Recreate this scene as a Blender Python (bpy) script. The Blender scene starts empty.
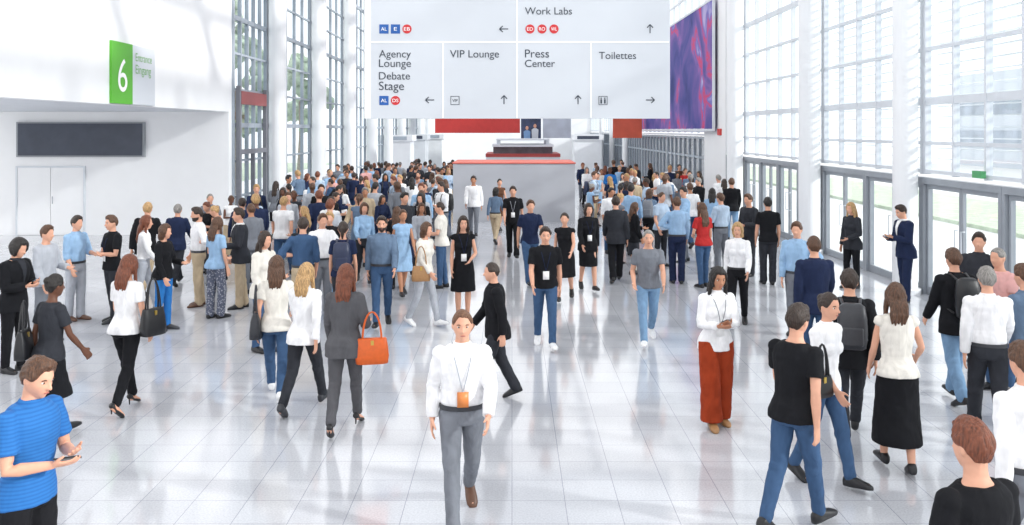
import bpy, math, random, os
from mathutils import Vector, Matrix, Euler
random.seed(7)
S=bpy.context.scene
COL=S.collection
F=900.0; H=3.15; HY=130.0; CX=512.0
S.view_settings.view_transform='Standard'
def lin(c):
    return tuple(((x/255)/12.92 if x/255<=.04045 else ((x/255+.055)/1.055)**2.4) for x in c)
# ---------------------------------------------------------------- materials
MC={}
def mat(key,c,rough=.6,var=.06,scale=8.0,bump=0.0,metal=0.0,spec=.5,stretch=None,dist=0.0):
    if key in MC: return MC[key]
    m=bpy.data.materials.new(key); m.use_nodes=True
    nt=m.node_tree; b=nt.nodes['Principled BSDF']
    l=lin(c)
    b.inputs['Roughness'].default_value=rough
    b.inputs['Metallic'].default_value=metal
    b.inputs['Specular IOR Level'].default_value=spec
    tc=nt.nodes.new('ShaderNodeTexCoord')
    mp=nt.nodes.new('ShaderNodeMapping')
    if stretch: mp.inputs['Scale'].default_value=stretch
    nz=nt.nodes.new('ShaderNodeTexNoise'); nz.inputs['Scale'].default_value=scale; nz.inputs['Detail'].default_value=3; nz.inputs['Distortion'].default_value=dist
    nt.links.new(tc.outputs['Object'],mp.inputs['Vector']); nt.links.new(mp.outputs[0],nz.inputs['Vector'])
    cr=nt.nodes.new('ShaderNodeValToRGB')
    cr.color_ramp.elements[0].position=.3; cr.color_ramp.elements[1].position=.7
    cr.color_ramp.elements[0].color=(*[max(0,x*(1-var)) for x in l],1)
    cr.color_ramp.elements[1].color=(*[min(1,x*(1+var)) for x in l],1)
    nt.links.new(nz.outputs['Fac'],cr.inputs['Fac']); nt.links.new(cr.outputs['Color'],b.inputs['Base Color'])
    if bump>0:
        bp=nt.nodes.new('ShaderNodeBump'); bp.inputs['Strength'].default_value=bump; bp.inputs['Distance'].default_value=.01
        nt.links.new(nz.outputs['Fac'],bp.inputs['Height']); nt.links.new(bp.outputs[0],b.inputs['Normal'])
    MC[key]=m; return m
def glass_mat(key,tint=(245,250,252),fac=.12):
    if key in MC: return MC[key]
    m=bpy.data.materials.new(key); m.use_nodes=True; nt=m.node_tree
    for n in list(nt.nodes): nt.nodes.remove(n)
    o=nt.nodes.new('ShaderNodeOutputMaterial'); mx=nt.nodes.new('ShaderNodeMixShader'); t=nt.nodes.new('ShaderNodeBsdfTransparent'); g=nt.nodes.new('ShaderNodeBsdfGlossy')
    t.inputs[0].default_value=(*lin(tint),1); g.inputs['Roughness'].default_value=.03
    mx.inputs[0].default_value=fac
    nt.links.new(t.outputs[0],mx.inputs[1]); nt.links.new(g.outputs[0],mx.inputs[2]); nt.links.new(mx.outputs[0],o.inputs[0])
    MC[key]=m; return m
COLS=dict(white=(234,234,236),offwhite=(222,218,210),black=(24,25,29),charcoal=(48,50,56),grey=(116,120,128),lightgrey=(172,176,184),
 navy=(32,42,70),blue=(44,112,180),lightblue=(146,178,210),paleblue=(172,190,210),denim=(62,88,122),lightdenim=(118,150,182),beige=(184,166,140),tan=(156,116,76),
 rust=(148,56,28),red=(176,48,48),pink=(222,170,166),brown=(92,62,46),green=(92,110,92),suitgrey=(86,86,90),purple=(110,80,120),bluegrey=(100,120,144),teal=(60,110,130),orange=(210,92,26))
HAIRC=dict(black=(26,20,18),darkbrown=(48,34,26),brown=(84,56,38),auburn=(112,60,38),blonde=(180,144,98),grey=(134,130,126),ginger=(104,70,48))
SKIN=dict(l=(216,162,136),m=(180,126,96),d=(100,62,44))
def cloth(c):
    if c=='stripes':
        if 'cl_stripes' in MC: return MC['cl_stripes']
        m=bpy.data.materials.new('cloth_blue_stripes'); m.use_nodes=True; nt=m.node_tree; b=nt.nodes['Principled BSDF']
        tc=nt.nodes.new('ShaderNodeTexCoord'); w=nt.nodes.new('ShaderNodeTexWave'); w.bands_direction='Z'; w.inputs['Scale'].default_value=14
        cr=nt.nodes.new('ShaderNodeValToRGB'); cr.color_ramp.elements[0].color=(*lin((24,92,160)),1); cr.color_ramp.elements[0].position=.2
        cr.color_ramp.elements[1].color=(*lin((34,106,174)),1); cr.color_ramp.elements[1].position=.6
        nt.links.new(tc.outputs['Object'],w.inputs['Vector']); nt.links.new(w.outputs['Fac'],cr.inputs['Fac']); nt.links.new(cr.outputs['Color'],b.inputs['Base Color'])
        b.inputs['Roughness'].default_value=.85; MC['cl_stripes']=m; return m
    if c=='pattern':
        if 'cl_pattern' in MC: return MC['cl_pattern']
        m=bpy.data.materials.new('cloth_printed'); m.use_nodes=True; nt=m.node_tree; b=nt.nodes['Principled BSDF']
        tc=nt.nodes.new('ShaderNodeTexCoord'); w=nt.nodes.new('ShaderNodeTexVoronoi'); w.inputs['Scale'].default_value=30
        cr=nt.nodes.new('ShaderNodeValToRGB'); cr.color_ramp.elements[0].color=(*lin((160,162,172)),1); cr.color_ramp.elements[0].position=.25
        cr.color_ramp.elements[1].color=(*lin((86,92,110)),1); cr.color_ramp.elements[1].position=.5
        nt.links.new(tc.outputs['Object'],w.inputs['Vector']); nt.links.new(w.outputs['Distance'],cr.inputs['Fac']); nt.links.new(cr.outputs['Color'],b.inputs['Base Color'])
        b.inputs['Roughness'].default_value=.85; MC['cl_pattern']=m; return m
    return mat('cloth_'+c,COLS[c],.88,.12,9,1.0,spec=.2,stretch=(1,1,.5),dist=1.2)
def hairm(c): return mat('hair_'+c,HAIRC[c],.5,.5,34,1.0,stretch=(3,3,.3))
def skinm(c): return mat('skin_'+c,SKIN[c],.55,.05,18,.05)
def leather(c): return mat('leather_'+c,COLS[c],.4,.08,25,.15)
# ---------------------------------------------------------------- mesh builder
class MB:
    def __init__(s): s.v=[]; s.f=[]; s.mi=[]
    def loft(s,rings,n=14,pw=2.0,m=0):
        base=len(s.v)
        for c,u,w in rings:
            for k in range(n):
                a=2*math.pi*k/n; ca,sa=math.cos(a),math.sin(a)
                if pw!=2.0:
                    ca=math.copysign(abs(ca)**(2/pw),ca); sa=math.copysign(abs(sa)**(2/pw),sa)
                s.v.append(tuple(c+u*ca+w*sa))
        R=len(rings)
        for i in range(R-1):
            for k in range(n):
                a=base+i*n+k; b=base+i*n+(k+1)%n
                s.f.append((a,b,b+n,a+n)); s.mi.append(m)
        s.v.append(tuple(rings[0][0])); c0=len(s.v)-1
        s.v.append(tuple(rings[-1][0])); c1=len(s.v)-1
        for k in range(n):
            s.f.append((base+(k+1)%n,base+k,c0)); s.mi.append(m)
            l=base+(R-1)*n; s.f.append((l+k,l+(k+1)%n,c1)); s.mi.append(m)
    def tube(s,pts,rads,n=12,ends=True,sq=1.0,m=0,ref=Vector((1,0,0))):
        pts=[Vector(p) for p in pts]; rings=[]
        N=len(pts); T=[]
        for i in range(N):
            if i==0:t=pts[1]-pts[0]
            elif i==N-1:t=pts[-1]-pts[-2]
            else: t=(pts[i+1]-pts[i]).normalized()+(pts[i]-pts[i-1]).normalized()
            T.append(t.normalized())
        def fr(t):
            r=ref if abs(t.dot(ref))<.93 else Vector((0,1,0))
            u=(r-t*t.dot(r)).normalized(); return u,t.cross(u)
        if ends:
            u,w=fr(T[0])
            for a in (.9,.5): rings.append((pts[0]-T[0]*rads[0]*a,u*rads[0]*math.sqrt(1-a*a),w*rads[0]*sq*math.sqrt(1-a*a)))
        for p,t,r in zip(pts,T,rads):
            u,w=fr(t); rings.append((p,u*r,w*r*sq))
        if ends:
            u,w=fr(T[-1])
            for a in (.5,.9): rings.append((pts[-1]+T[-1]*rads[-1]*a,u*rads[-1]*math.sqrt(1-a*a),w*rads[-1]*sq*math.sqrt(1-a*a)))
        s.loft(rings,n,m=m)
    def ell(s,c,rx,ry,rz,M=None,n=12,m=0):
        c=Vector(c); rings=[]
        K=7
        for i in range(K):
            a=-math.pi/2+math.pi*(i+.35)/(K-.3)
            z=math.sin(a); r=math.cos(a)
            cc=Vector((0,0,rz*z)); u=Vector((rx*r,0,0)); w=Vector((0,ry*r,0))
            if M: cc=M@cc;u=M@u;w=M@w
            rings.append((c+cc,u,w))
        s.loft(rings,n,m=m)
    def box(s,c,d,m=0,M=None):
        b=len(s.v)
        for x in(-.5,.5):
            for y in(-.5,.5):
                for z in(-.5,.5):
                    q=Vector((x*d[0],y*d[1],z*d[2]))
                    if M:q=M@q
                    s.v.append((c[0]+q.x,c[1]+q.y,c[2]+q.z))
        for f in((0,1,3,2),(4,6,7,5),(0,4,5,1),(2,3,7,6),(0,2,6,4),(1,5,7,3)):
            s.f.append(tuple(b+i for i in f)); s.mi.append(m)
    def bb(s,x0,x1,y0,y1,z0,z1,m=0): s.box(((x0+x1)/2,(y0+y1)/2,(z0+z1)/2),(x1-x0,y1-y0,z1-z0),m)
    def quad(s,a,b,c,d,m=0):
        i=len(s.v); s.v+= [tuple(a),tuple(b),tuple(c),tuple(d)]; s.f.append((i,i+1,i+2,i+3)); s.mi.append(m)
    def obj(s,name,mats,parent=None,smooth=False,**kw):
        me=bpy.data.meshes.new(name); me.from_pydata(s.v,[],s.f)
        if not isinstance(mats,(list,tuple)): mats=[mats]
        for m in mats: me.materials.append(m)
        if len(mats)>1: me.polygons.foreach_set('material_index',s.mi)
        if smooth: me.polygons.foreach_set('use_smooth',[True]*len(me.polygons))
        o=bpy.data.objects.new(name,me); COL.objects.link(o)
        if parent: o.parent=parent
        for k,v in kw.items(): o[k]=v
        return o
def struct(o): o['kind']='structure'; return o
# ---------------------------------------------------------------- room materials
M_white=mat('white_wall_paint',(240,241,243),.6,.012,2)
M_col=mat('column_white_enamel',(236,238,241),.35,.012,2)
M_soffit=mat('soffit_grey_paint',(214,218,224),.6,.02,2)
M_frame=mat('light_grey_aluminium',(212,217,224),.4,.03,5)
M_frame2=mat('blue_grey_aluminium',(156,166,177),.4,.04,5)
M_door=mat('door_grey_aluminium',(148,154,162),.35,.04,5)
M_dark=mat('dark_display_glass',(70,76,90),.3,.12,3,spec=.3)
M_darkglass=mat('dark_tinted_glass',(112,118,127),.12,.35,1.2)
M_glass=glass_mat('clear_glass')
M_slat=mat('white_blind_slat',(240,242,245),.5,.02,3)
M_red=mat('red_paint',(200,58,54),.5,.05,4)
M_sign=mat('sign_pale_blue_panel',(206,211,218),.45,.01,2)
M_line=mat('sign_white_divider',(252,252,252),.5,.01,2)
M_ink=mat('sign_dark_grey_print',(56,64,76),.6,.03,4)
M_iblue=mat('icon_blue',(28,90,166),.5,.03,4)
M_ired=mat('icon_red',(206,44,50),.5,.03,4)
M_green=mat('sign_green',(88,176,46),.5,.03,4)
# floor material
mf=bpy.data.materials.new('polished_speckled_tile'); mf.use_nodes=True; nt=mf.node_tree; b=nt.nodes['Principled BSDF']
tc=nt.nodes.new('ShaderNodeTexCoord')
br=nt.nodes.new('ShaderNodeTexBrick'); br.offset=0; br.inputs['Scale'].default_value=1.0; br.inputs['Brick Width'].default_value=.45; br.inputs['Row Height'].default_value=.45
br.inputs['Mortar Size'].default_value=.0035; br.inputs['Mortar Smooth'].default_value=.1
br.inputs['Color1'].default_value=(*lin((194,196,202)),1); br.inputs['Color2'].default_value=(*lin((201,203,208)),1); br.inputs['Mortar'].default_value=(*lin((156,159,168)),1)
nz=nt.nodes.new('ShaderNodeTexNoise'); nz.inputs['Scale'].default_value=60; nz.inputs['Detail'].default_value=4
cr=nt.nodes.new('ShaderNodeValToRGB'); cr.color_ramp.elements[0].position=.35; cr.color_ramp.elements[0].color=(.84,.84,.86,1); cr.color_ramp.elements[1].position=.6; cr.color_ramp.elements[1].color=(1,1,1,1)
mx=nt.nodes.new('ShaderNodeMixRGB'); mx.blend_type='MULTIPLY'; mx.inputs[0].default_value=1
nt.links.new(tc.outputs['Object'],br.inputs['Vector']); nt.links.new(tc.outputs['Object'],nz.inputs['Vector']); nt.links.new(nz.outputs['Fac'],cr.inputs['Fac'])
nt.links.new(br.outputs['Color'],mx.inputs[1]); nt.links.new(cr.outputs['Color'],mx.inputs[2]); nt.links.new(mx.outputs[0],b.inputs['Base Color'])
b.inputs['Roughness'].default_value=.13; b.inputs['Specular IOR Level'].default_value=.6
b.inputs['Coat Weight'].default_value=.4; b.inputs['Coat Roughness'].default_value=.05
# ---------------------------------------------------------------- room
XR=8.0; XL=-8.5; ZC=12.0
m=MB(); m.bb(-16.5,8.3,-6,95,-.2,0); struct(m.obj('floor',mf))
m=MB()
for i in range(0,18):
    y=-3+i*5.8; m.bb(-16.5 if y<27 else XL,XR+.3,y-.25,y+.25,ZC,ZC+.6)
for x in (-8.5,-4.4,-.25,3.9,8.05): m.bb(x-.2,x+.2,-6,95,ZC,ZC+.5)
struct(m.obj('ceiling',M_white))
m=MB(); m.bb(XL-.3,XL,-2,27,3.7,ZC); struct(m.obj('wall_left',M_white))
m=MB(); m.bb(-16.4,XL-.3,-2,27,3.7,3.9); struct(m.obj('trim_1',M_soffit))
m=MB(); m.bb(-16.4,XL,27,27.3,0,ZC); struct(m.obj('wall_back_left',M_white))
m=MB(); m.bb(-16.6,-16.4,-2,27.3,3.7,ZC); struct(m.obj('wall_far_left',M_white))
def wx(px,d): return (px-CX)/F*d
def wz(py,d): return H-(py-HY)*d/F
ml=bpy.data.materials.new('fill_panel_glow'); ml.use_nodes=True; bb_=ml.node_tree.nodes['Principled BSDF']; bb_.inputs['Emission Color'].default_value=(1,.98,.95,1); bb_.inputs['Emission Strength'].default_value=14
for x,y in ((-10.6,6),(-10.6,11),(-10.6,16),(-13.6,6),(-13.6,11),(-13.6,16),(-13.6,21)):  # added glowing panels, kept out of view, to brighten the left recess
    m=MB(); m.bb(x-.75,x+.75,y-.6,y+.6,3.66,3.7); lo=m.obj('added_fill_panel',M_frame,label='added fill light panel under the soffit, out of view',category='lamp',group='added soffit fill lights')
    m=MB(); m.bb(x-.7,x+.7,y-.55,y+.55,3.65,3.66); m.obj('fill_diffuser',ml,lo)
d=26.95
m=MB(); m.bb(wx(17,d),wx(145,d),26.9,26.995,wz(157,d),wz(122,d),0)
disp=m.obj('display_screen',mat('display_frame',(150,154,160),.4,.02,3),label='wide dark display screen on the white wall',category='screen')
m=MB(); m.bb(wx(19,d),wx(143,d),26.88,26.9,wz(155.5,d),wz(123.5,d)); m.obj('screen_panel',M_dark,disp)
def solid_door(n,x0,x1,y,zt):
    e=MB(); e.bb(x0-.05,x0,y-.05,y,0,zt); e.bb(x1,x1+.05,y-.05,y,0,zt); e.bb(x0-.05,x1+.05,y-.05,y,zt,zt+.05)
    fr=struct(e.obj('door_%d'%n,M_frame)); 
    for a,b_ in((x0,(x0+x1)/2-.008),((x0+x1)/2+.008,x1)):
        l=MB(); l.bb(a,b_,y-.03,y,0.01,zt); l.obj('door_leaf',M_white,fr)
    h=MB(); h.tube([((x0+x1)/2+.08,y-.08,.95),((x0+x1)/2+.08,y-.08,1.15)],[.012,.012],8); h.obj('handle',M_door,fr)
solid_door(1,wx(18,27),wx(84,27),27,2.02)
wn=[0]
def bay(x,y0,y1,z0,z1,nv,levels,fw,fm,inner,depth=.12,blind=False,glass=M_glass,slz=None,heavy=()):
    wn[0]+=1; m=MB(); y0+=.06;y1-=.06
    for i in range(nv+1):
        y=y0+(y1-y0)*i/nv; w=fw*(1.6 if i in(0,nv) else 1)
        m.bb(x-depth/2,x+depth/2,y-w/2,y+w/2,z0,z1)
    for z in levels:
        hz=fw*(2.2 if z in heavy else 1)
        m.bb(x-depth/2+.008,x+depth/2-.008,y0,y1,z-hz/2,z+hz/2)
    o=struct(m.obj('window_%d'%wn[0],fm))
    g=MB(); g.quad((x,y0,z0),(x,y1,z0),(x,y1,z1),(x,y0,z1)); g.obj('glass',glass,o)
    if blind:
        s=MB(); z=slz if slz else z0+.3
        xo=x+(.22 if inner<0 else -.22)
        while z<z1: s.box((xo,(y0+y1)/2,z),(.11,y1-y0-.1,.018)); z+=.2
        s.obj('blind',M_slat,o)
    return o
lev=[2.36,2.9,3.7,4.7,5.7,6.7,7.7,8.7,9.7,10.7,11.7]
dn=[1]
def gdoor(x,y0,y1,zt,inner):
    dn[0]+=1; e=MB(); t=.1
    e.bb(x-.09,x+.09,y0+.005,y0+t,0,zt); e.bb(x-.09,x+.09,y1-t,y1-.005,0,zt); e.bb(x-.09,x+.09,y0+.005,y1-.005,zt,zt+.12)
    fr=struct(e.obj('door_%d'%dn[0],M_door)); ym=(y0+y1)/2
    for a,bq,hy in((y0+t+.01,ym-.01,ym-.12),(ym+.01,y1-t-.01,ym+.12)):
        l=MB(); s=.065
        l.bb(x-.03,x+.03,a,a+s,.01,zt-.01); l.bb(x-.03,x+.03,bq-s,bq,.01,zt-.01); l.bb(x-.03,x+.03,a+s,bq-s,.01,.16); l.bb(x-.03,x+.03,a+s,bq-s,zt-.09,zt-.01)
        lf=l.obj('door_leaf',M_door,fr)
        g=MB(); g.quad((x,a+s,.16),(x,bq-s,.16),(x,bq-s,zt-.09),(x,a+s,zt-.09)); g.obj('glass',M_glass,lf)
        h=MB(); xi=x+inner*.09; h.tube([(x+inner*.03,hy,.85),(xi,hy,.85),(xi,hy,1.35),(x+inner*.03,hy,1.35)],[.014]*4,8); h.obj('handle',M_frame,lf,smooth=True)
for (a,bb_,nv,bl) in((2,6,3,False),(6,11.7,5,True),(11.7,17.4,5,True),(17.4,23,5,True),(23,30.7,6,False),(30.7,33.3,3,False)):
    bay(XR,a,bb_,2.3,ZC,nv,lev,.065,M_frame,-1,blind=bl,slz=2.6,heavy=(3.7,6.7,9.7))
    n=max(1,int((bb_-a)/1.9)); w=(bb_-a)/n
    for i in range(n): gdoor(XR,a+i*w,a+(i+1)*w,2.12,-1)
m=MB(); m.bb(XR-.1,XR+.25,33.3,37,0,ZC); struct(m.obj('wall_right',M_white))
for i in range(6):
    a=37+i*9; bay(XR,a,a+9,3.02,ZC,6,[3.1,4.4,5.6,6.8,8,9.2,10.4],.08,M_frame,-1)
    w=bay(XR-.02,a,a+9,0,2.88,8,[.06,2.0,2.82],.09,M_frame2,-1,glass=M_darkglass)
m=MB(); m.bb(XR-.1,XR+.1,37,91,2.9,3.0); struct(m.obj('trim_2',M_white))
cols=[31.1,37.8,45,52,59,66,73,80,87]
pr=27.3
for c in cols:
    bay(XL,pr,c,0,ZC,5,[.06,1.1,2.2,3.3,4.4,5.5,6.6,7.7,8.8,9.9,11],.065,M_frame2,1,heavy=(3.3,6.6,9.9)); pr=c
def column(x,y,r=.2):
    m=MB(); z=[0,.02,.1,.11,ZC-.3,ZC-.25,ZC-.01]; rr=[r*1.25,r*1.25,r*1.25,r,r,r*1.5,r*1.5]
    m.loft([(Vector((x,y,q)),Vector((k,0,0)),Vector((0,k,0))) for q,k in zip(z,rr)],28)
    m.obj('column',M_col,smooth=False,label='tall round white steel column beside the glass facade',category='column',group='round white hall columns')
for y in (6.0,11.7,17.4,23.0,30.7): column(7.6,y,.23 if y<20 else .27)
for y in (60,68,76): column(7.55,y,.2)
for y in cols: column(-8.1,y,.30)
MDR=mat('dark_red_panel',(150,74,74),.5,.06,3)
m=MB(); m.bb(-8.42,-8.3,27.45,27.6,0,4.5); m.bb(-8.42,-8.3,30.4,30.55,0,4.5); m.bb(-8.42,-8.3,29.0,29.1,0,2.4); m.bb(-8.42,-8.3,27.6,30.4,2.4,2.55)
pf=m.obj('portal_frame',mat('dark_grey_frame',(118,120,128),.5,.04,4),label='dark grey portal frame with red header at window wall',category='doorway')
m=MB(); m.bb(-8.43,-8.29,27.6,30.4,3.95,4.35); m.obj('header_panel',MDR,pf)
m=MB(); m.bb(XL,XR,91,91.3,0,ZC); struct(m.obj('wall_end',M_white))
# ---------------------------------------------------------------- lettering helpers
def text(body,width,loc,rotm,mt,parent,height=None,name='lettering',ext=.002,align='LEFT'):
    c=bpy.data.curves.new('t','FONT'); c.body=body; c.size=1; c.extrude=0; c.align_x=align
    o=bpy.data.objects.new('t',c); COL.objects.link(o); bpy.context.view_layer.update()
    me=bpy.data.meshes.new_from_object(o.evaluated_get(bpy.context.evaluated_depsgraph_get()))
    xs=[v.co.x for v in me.vertices]; ys=[v.co.y for v in me.vertices]
    s=width/(max(xs)-min(xs)); x0=min(xs) if align=='LEFT' else (min(xs)+max(xs))/2
    sy=s if height is None else height/(max(ys)-min(ys))
    yb=min(ys) if height else 0
    for v in me.vertices:
        p=Vector(((v.co.x-x0)*s,(v.co.y-yb)*sy,ext)); v.co=rotm@p+Vector(loc)
    bpy.data.objects.remove(o); me.materials.append(mt)
    o=bpy.data.objects.new(name,me); COL.objects.link(o); o.parent=parent; return o
# ---------------------------------------------------------------- overhead sign
DS=17.0; q=DS/F
def sp(px,py): return (wx(px,DS),wz(py,DS))
x0,zb=sp(365,118.5); x1,_=sp(670,0); zt=6.2
m=MB(); m.bb(x0,x1,DS,DS+.28,zb,zt)
sign=m.obj('wayfinding_sign',M_sign,label='large pale hanging wayfinding sign with arrows and room names',category='sign')
dv=MB()
def hl(xa,xb,y,t=1.3):
    a,z=sp(xa,y); b2,_=sp(xb,y); dv.bb(a,b2,DS-.006,DS,z-t*q/2,z+t*q/2)
def vl(x,ya,yb,t=1.3):
    a,z0_=sp(x,yb); _,z1_=sp(x,ya); dv.bb(a-t*q/2,a+t*q/2,DS-.0055,DS,z0_,z1_)
hl(371,669,42); vl(443,42,118); vl(517,-60,118); vl(591,42,118); hl(371,669,-32)
dv.obj('divider',M_line,sign)
mm=MB(); mm.bb(x0-.01,x0+.11,DS-.008,DS,zb,zt); mm.obj('edge_strip',M_line,sign)
RZ=Matrix(((1,0,0),(0,0,-1),(0,1,0)))
def st(t,px,py,w):
    a,z=sp(px,py); text(t,w*q,(a,DS-.004,z),RZ,M_ink,sign)
st('Work Labs',525,14.5,47)
st('Agency',379,57.5,32); st('Lounge',379,67,32); st('Debate',379,79.5,31); st('Stage',379,90,25)
st('VIP Lounge',450,57.5,49); st('Press',525,57.5,24); st('Center',525,67,30); st('Toilettes',599,59,37)
def arrow(px,py,dx,dz):
    a,z=sp(px,py); L=4.2*q; t=.5*q; m=MB(); dirv=Vector((dx,0,dz)); pv=Vector((-dz,0,dx)); c=Vector((a,DS-.005,z))
    def bar(p,r,o):
        dd=(r-p).normalized(); nn=Vector((-dd.z,0,dd.x))*t; k=Vector((0,-o,0))
        m.quad(p-nn+k,r-nn+k,r+nn+k,p+nn+k)
    tip=c+dirv*L; bar(c-dirv*L,tip,0); bar(tip-dirv*3*q+pv*3*q,tip+dirv*.3*q,.001); bar(tip-dirv*3*q-pv*3*q,tip+dirv*.3*q,.002)
    m.obj('arrow',M_ink,sign)
arrow(504,29,-1,0); arrow(650,29,0,1); arrow(430,100,-1,0); arrow(504,100,0,1); arrow(578,100,0,1); arrow(650,100,1,0)
def icon(px,py,kind,mt,t=''):
    a,z=sp(px,py); m=MB(); r=4.6*q
    if kind=='sq': m.bb(a-r,a+r,DS-.006,DS,z-r,z+r)
    else: m.loft([(Vector((a,DS-.006,z)),Vector((r,0,0)),Vector((0,0,r))),(Vector((a,DS,z)),Vector((r,0,0)),Vector((0,0,r)))],20)
    o=m.obj('icon',mt,sign)
    if t: text(t,(6 if len(t)>1 else 3)*q,(a,DS-.01,z-1.7*q),RZ,M_line,sign,height=3.4*q,align='CENTER')
icon(384,29,'sq',M_iblue,'AL'); icon(395.5,29,'sq',M_iblue,'E'); icon(407,29,'c',M_ired,'EB')
icon(530,29,'c',M_ired,'ED'); icon(542,29,'c',M_ired,'RO'); icon(554,29,'c',M_ired,'WL')
icon(384,100.5,'sq',M_iblue,'AL'); icon(395.5,100.5,'c',M_ired,'DS')
def outline(px,py,t):
    a,z=sp(px,py); m=MB(); r=4.4*q; w=.5*q
    m.bb(a-r,a+r,DS-.006,DS,z+r-w,z+r); m.bb(a-r,a+r,DS-.006,DS,z-r,z-r+w); m.bb(a-r,a-r+w,DS-.006,DS,z-r+w,z+r-w); m.bb(a+r-w,a+r,DS-.006,DS,z-r+w,z+r-w)
    if t=='wc':
        for s in(-1,1):
            m.bb(a+s*1.8*q-.8*q,a+s*1.8*q+.8*q,DS-.006,DS,z-3*q,z+1.2*q); m.loft([(Vector((a+s*1.8*q,DS-.006,z+2.3*q)),Vector((.7*q,0,0)),Vector((0,0,.7*q))),(Vector((a+s*1.8*q,DS,z+2.3*q)),Vector((.7*q,0,0)),Vector((0,0,.7*q)))],10)
    m.obj('icon',M_ink,sign)
    if t=='VIP': text(t,5.4*q,(a,DS-.008,z-1.5*q),RZ,M_ink,sign,height=3*q,align='CENTER')
outline(455,100.5,'VIP'); outline(603,100.5,'wc')
for x in(x0+.6,x1-.6):
    m=MB(); m.tube([(x,DS+.14,zt-.02),(x,DS+.14,ZC+.1)],[.012,.012],8); m.obj('suspension_cable',M_door,sign)
# ---------------------------------------------------------------- gate 6 sign on left wall
RX=Matrix(((0,0,1),(1,0,0),(0,1,0)))
m=MB(); m.bb(XL,XL+.05,19.0,20.05,3.72,5.05)
s6=m.obj('gate_sign',M_green,label='green gate sign with white number 6 on wall',category='sign')
m=MB(); m.bb(XL,XL+.05,20.05,21.3,3.72,5.05); m.obj('white_panel',M_sign,s6)
text('6',.46,(XL+.053,19.3,3.98),RX,M_line,s6,height=.72)
mt=mat('pale_green_print',(120,176,104),.6,.03,3)
text('Entrance',.9,(XL+.053,20.2,4.7),RX,mt,s6); text('Eingang',.85,(XL+.053,20.2,4.42),RX,mt,s6)
# ---------------------------------------------------------------- banner
mb=bpy.data.materials.new('concert_banner_print'); mb.use_nodes=True; nt=mb.node_tree; b=nt.nodes['Principled BSDF']; b.inputs['Roughness'].default_value=.7; b.inputs['Specular IOR Level'].default_value=.2
tc=nt.nodes.new('ShaderNodeTexCoord'); nz=nt.nodes.new('ShaderNodeTexNoise'); nz.inputs['Scale'].default_value=.42; nz.inputs['Detail'].default_value=8; nz.inputs['Distortion'].default_value=.7
cr=nt.nodes.new('ShaderNodeValToRGB'); e=cr.color_ramp.elements; e[0].position=.3; e[0].color=(*lin((50,58,122)),1); e[1].position=.74; e[1].color=(*lin((220,206,232)),1)
for p,c in((.42,(80,78,148)),(.5,(104,86,156)),(.56,(134,100,170)),(.6,(206,70,112)),(.635,(110,108,184))):
    k=e.new(p); k.color=(*lin(c),1)
nt.links.new(tc.outputs['Object'],nz.inputs['Vector']); nt.links.new(nz.outputs['Fac'],cr.inputs['Fac']); nt.links.new(cr.outputs['Color'],b.inputs['Base Color'])
m=MB(); m.bb(XR-.3,XR-.22,34.6,54,3.2,8.15); bn=m.obj('banner',mb,label='huge purple and pink concert print banner on facade',category='banner')
m=MB(); m.bb(XR-.31,XR-.21,34.5,34.59,3.1,8.25); m.bb(XR-.31,XR-.21,54.01,54.1,3.1,8.25); m.bb(XR-.31,XR-.21,34.6,54,8.16,8.25); m.bb(XR-.31,XR-.21,34.6,54,3.1,3.19); m.obj('banner_frame',M_frame,bn)
m=MB(); m.bb(XR-.16,XR-.1,33.9,34.4,2.95,3.2); m.obj('emergency_sign',M_red,label='small red emergency sign on the white wall',category='sign')
def exitsign(y):
    m=MB(); m.bb(XR-.18,XR-.1,y,y+.3,2.34,2.46); m.obj('exit_sign',mat('exit_green',(80,160,104),.5,.03,3),label='small green exit sign above the glass doors',category='sign')
exitsign(15.0)
# ---------------------------------------------------------------- centre booth
m=MB(); xa,xb=wx(453,30.8),wx(575,30.8); m.bb(xa,xb,30.8,34,0,2.0)
bo=m.obj('partition_booth',mat('booth_pale_grey',(172,174,181),.6,.02,2),label='pale grey exhibition partition box with red top edge',category='booth')
m=MB(); m.bb(xa-.03,xb+.03,30.77,34.03,2.0,2.03); m.obj('red_edge',mat('red_orange_edge',(204,84,62),.5,.05,4),bo)
m=MB(); m.bb(-1.3,2.4,45,49,0,1.8); m.bb(-1.0,2.1,45.3,48.7,2.3,2.42); m.bb(-.8,1.9,45.6,48.4,2.62,2.70)
for x in(-.7,1.8): m.bb(x-.08,x+.08,45.7,45.9,2.42,2.62); m.bb(x-.08,x+.08,48.1,48.3,2.42,2.62)
ki=m.obj('information_kiosk',M_soffit,label='white information kiosk with stepped roof and dark strip',category='kiosk')
m=MB(); m.bb(-.95,2.05,45.5,48.5,1.96,2.3); m.obj('dark_band',mat('dark_band',(92,84,92),.4,.25,3),ki)
m=MB(); m.bb(-1.32,2.42,44.97,49.03,1.8,1.96); m.obj('red_stripe',mat('dark_red_paint',(166,64,62),.5,.05,4),ki)
def hang(name,pa,pb,ya,yb,d,mt,label):
    m=MB(); m.bb(wx(pa,d),wx(pb,d),d,d+.15,wz(yb,d),wz(ya,d)); o=m.obj(name,mt,label=label,category='banner')
    for x in(wx(pa,d)+.3,wx(pb,d)-.3):
        c=MB(); c.tube([(x,d+.07,wz(ya,d)),(x,d+.07,ZC+.1)],[.015,.015],6); c.obj('suspension_cable',M_door,o)
    return o
hang('hanging_banner',435,520,112,133,50,M_red,'red hanging banner above the walkway')
hs_=hang('hanging_screen',521,541,112,139,50,mat('screen_blue_photo',(52,64,96),.4,.5,2.0),'picture screen showing two people hanging above walkway')
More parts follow.
